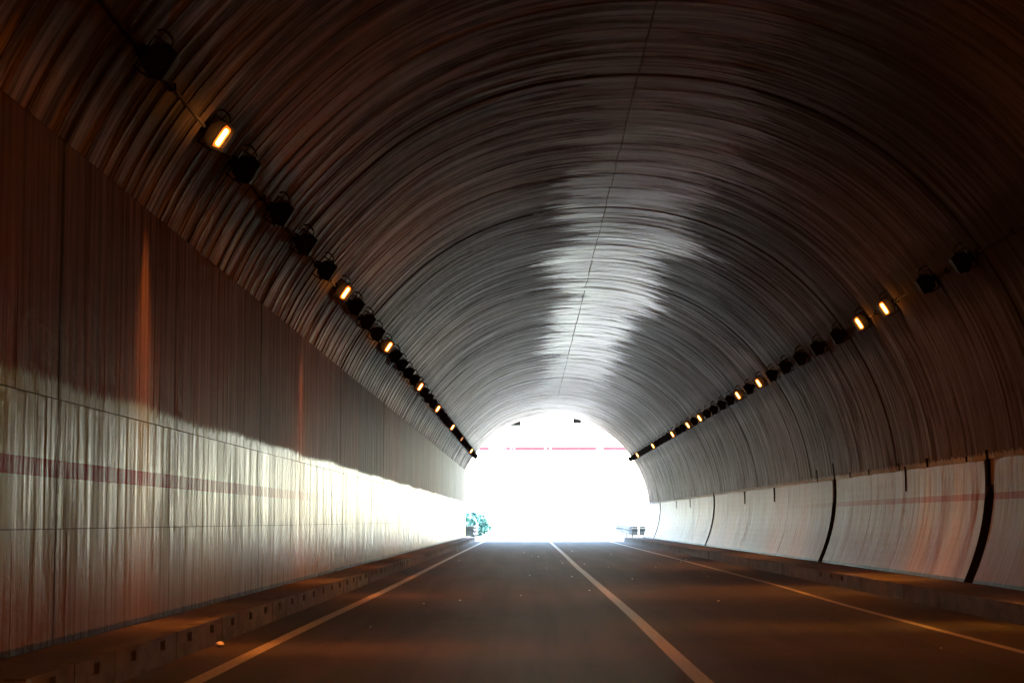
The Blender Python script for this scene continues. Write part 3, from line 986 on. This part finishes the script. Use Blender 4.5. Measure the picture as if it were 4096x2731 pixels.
# face the camera first, then run away along the road
guardrail([(-3.42, 102.6), (-2.86, 102.4), (-2.72, 102.9), (-2.75, 106), (-2.95, 112), (-3.3, 122), (-3.6, 140)], [(-3.3, 102.75), (-2.86, 102.6), (-3.1, 114), (-3.45, 126), (-3.7, 139)], 'pale double guard rail at the end of the left walkway outside the tunnel mouth')
guardrail([(6.40, 102.6), (5.66, 102.4), (5.56, 102.9), (5.60, 106), (5.8, 112), (6.2, 122), (6.5, 140)], [(6.3, 102.75), (5.68, 102.6), (5.95, 114), (6.35, 126), (6.6, 139)], 'pale double guard rail at the end of the right walkway outside the tunnel mouth')

# ------------------------------------------------------------------ round sign
SY = 101.6
sign = empty('round_road_sign', (5.96, SY, 0))
tag(sign, 'round white road sign with thin dark rim and two dark triangles', 'road sign')
zc = H + 0.89
def disc(r0, r1, y0, y1, n_=40):
    q = MB()
    vs = []; fs = []
    for y in (y0, y1):
        for r_ in (r0, r1):
            for k in range(n_):
                a = 2 * math.pi * k / n_
                vs.append((r_ * math.cos(a), y, zc + r_ * math.sin(a)))
    for k in range(n_):
        j = (k + 1) % n_
        fs += [(k, j, n_ + j, n_ + k), (2 * n_ + j, 2 * n_ + k, 3 * n_ + k, 3 * n_ + j), (n_ + k, n_ + j, 3 * n_ + j, 3 * n_ + k), (j, k, 2 * n_ + k, 2 * n_ + j)]
    q.add(vs, fs)
    return q
disc(0.001, 0.328, 0.0, 0.012).build('sign_face', M_white, sign)
disc(0.300, 0.360, -0.012, 0.016).build('rim', M_blue, sign)
for dz in (-0.055, 0.165):
    q = MB()
    MM = Matrix(((1, 0, 0, 0.03), (0, 0, 1, 0), (0, 1, 0, zc + dz), (0, 0, 0, 1)))
    q.prism([(-0.08, 0.0), (0.08, 0.0), (0.0, 0.09)], -0.006, -0.001, MM)
    q.build('triangle_mark', M_blue, sign)
q = MB(); q.tube([(0, 0.05, -0.1), (0, 0.05, zc + 0.3)], 0.03, 10); q.build('post', M_white, sign)

# ------------------------------------------------------------------ shrubs beyond the left rail
def shrub(x, y, h, w, label, seed, name='shrub'):
    rnd = random.Random(seed)
    root = empty(name, (x, y, ground_z(x, y) - 0.05))
    q = MB()
    for i in range(5):
        a = rnd.uniform(0, 6.28); t = rnd.uniform(0.15, 0.3) * w
        q.tube([(0, 0, 0), (t * .4 * math.cos(a), t * .4 * math.sin(a), h * .35), (t * math.cos(a), t * math.sin(a), h * .7)], 0.02 + 0.012 * h, 6)
    q.build('trunk', M_bark, root)
    vs = []; fs = []
    for i in range(3600):
        while True:
            p = Vector((rnd.uniform(-1, 1), rnd.uniform(-1, 1), rnd.uniform(-1, 1)))
            if 0.25 < p.length < 1: break
        lump = 1 + 0.28 * mnoise.noise(p * 2.3 + Vector((seed, 0, 0)))
        c = Vector((p.x * w / 2 * lump, p.y * w / 2 * lump, h * 0.52 + p.z * h * 0.48 * lump))
        if c.z < 0.05: continue
        s_ = rnd.uniform(0.12, 0.2) * (h ** .5)
        u = Vector((rnd.gauss(0, 1), rnd.gauss(0, 1), rnd.gauss(0, .6))).normalized()
        v = u.cross(Vector((rnd.gauss(0, 1), rnd.gauss(0, 1), rnd.gauss(0, 1)))).normalized()
        b = len(vs)
        vs += [tuple(c - u * s_), tuple(c + v * s_ * .5), tuple(c + u * s_), tuple(c - v * s_ * .5)]
        fs.append((b, b + 1, b + 2, b + 3))
    mesh_obj('crown', vs, fs, M_leaf, root)
    tag(root, label, 'shrub', 'shrubs beyond the left guard rail')
shrub(-4.9, 131, 1.75, 2.9, 'tallest green shrub beyond the left guard rail, nearest the tunnel wall', 3)
shrub(-3.9, 139, 1.7, 2.2, 'lower rounded green shrub at the road side of the shrub row', 5)
shrub(-7.6, 136, 2.6, 3.4, 'broad green shrub behind the edge of the left tunnel wall', 9)
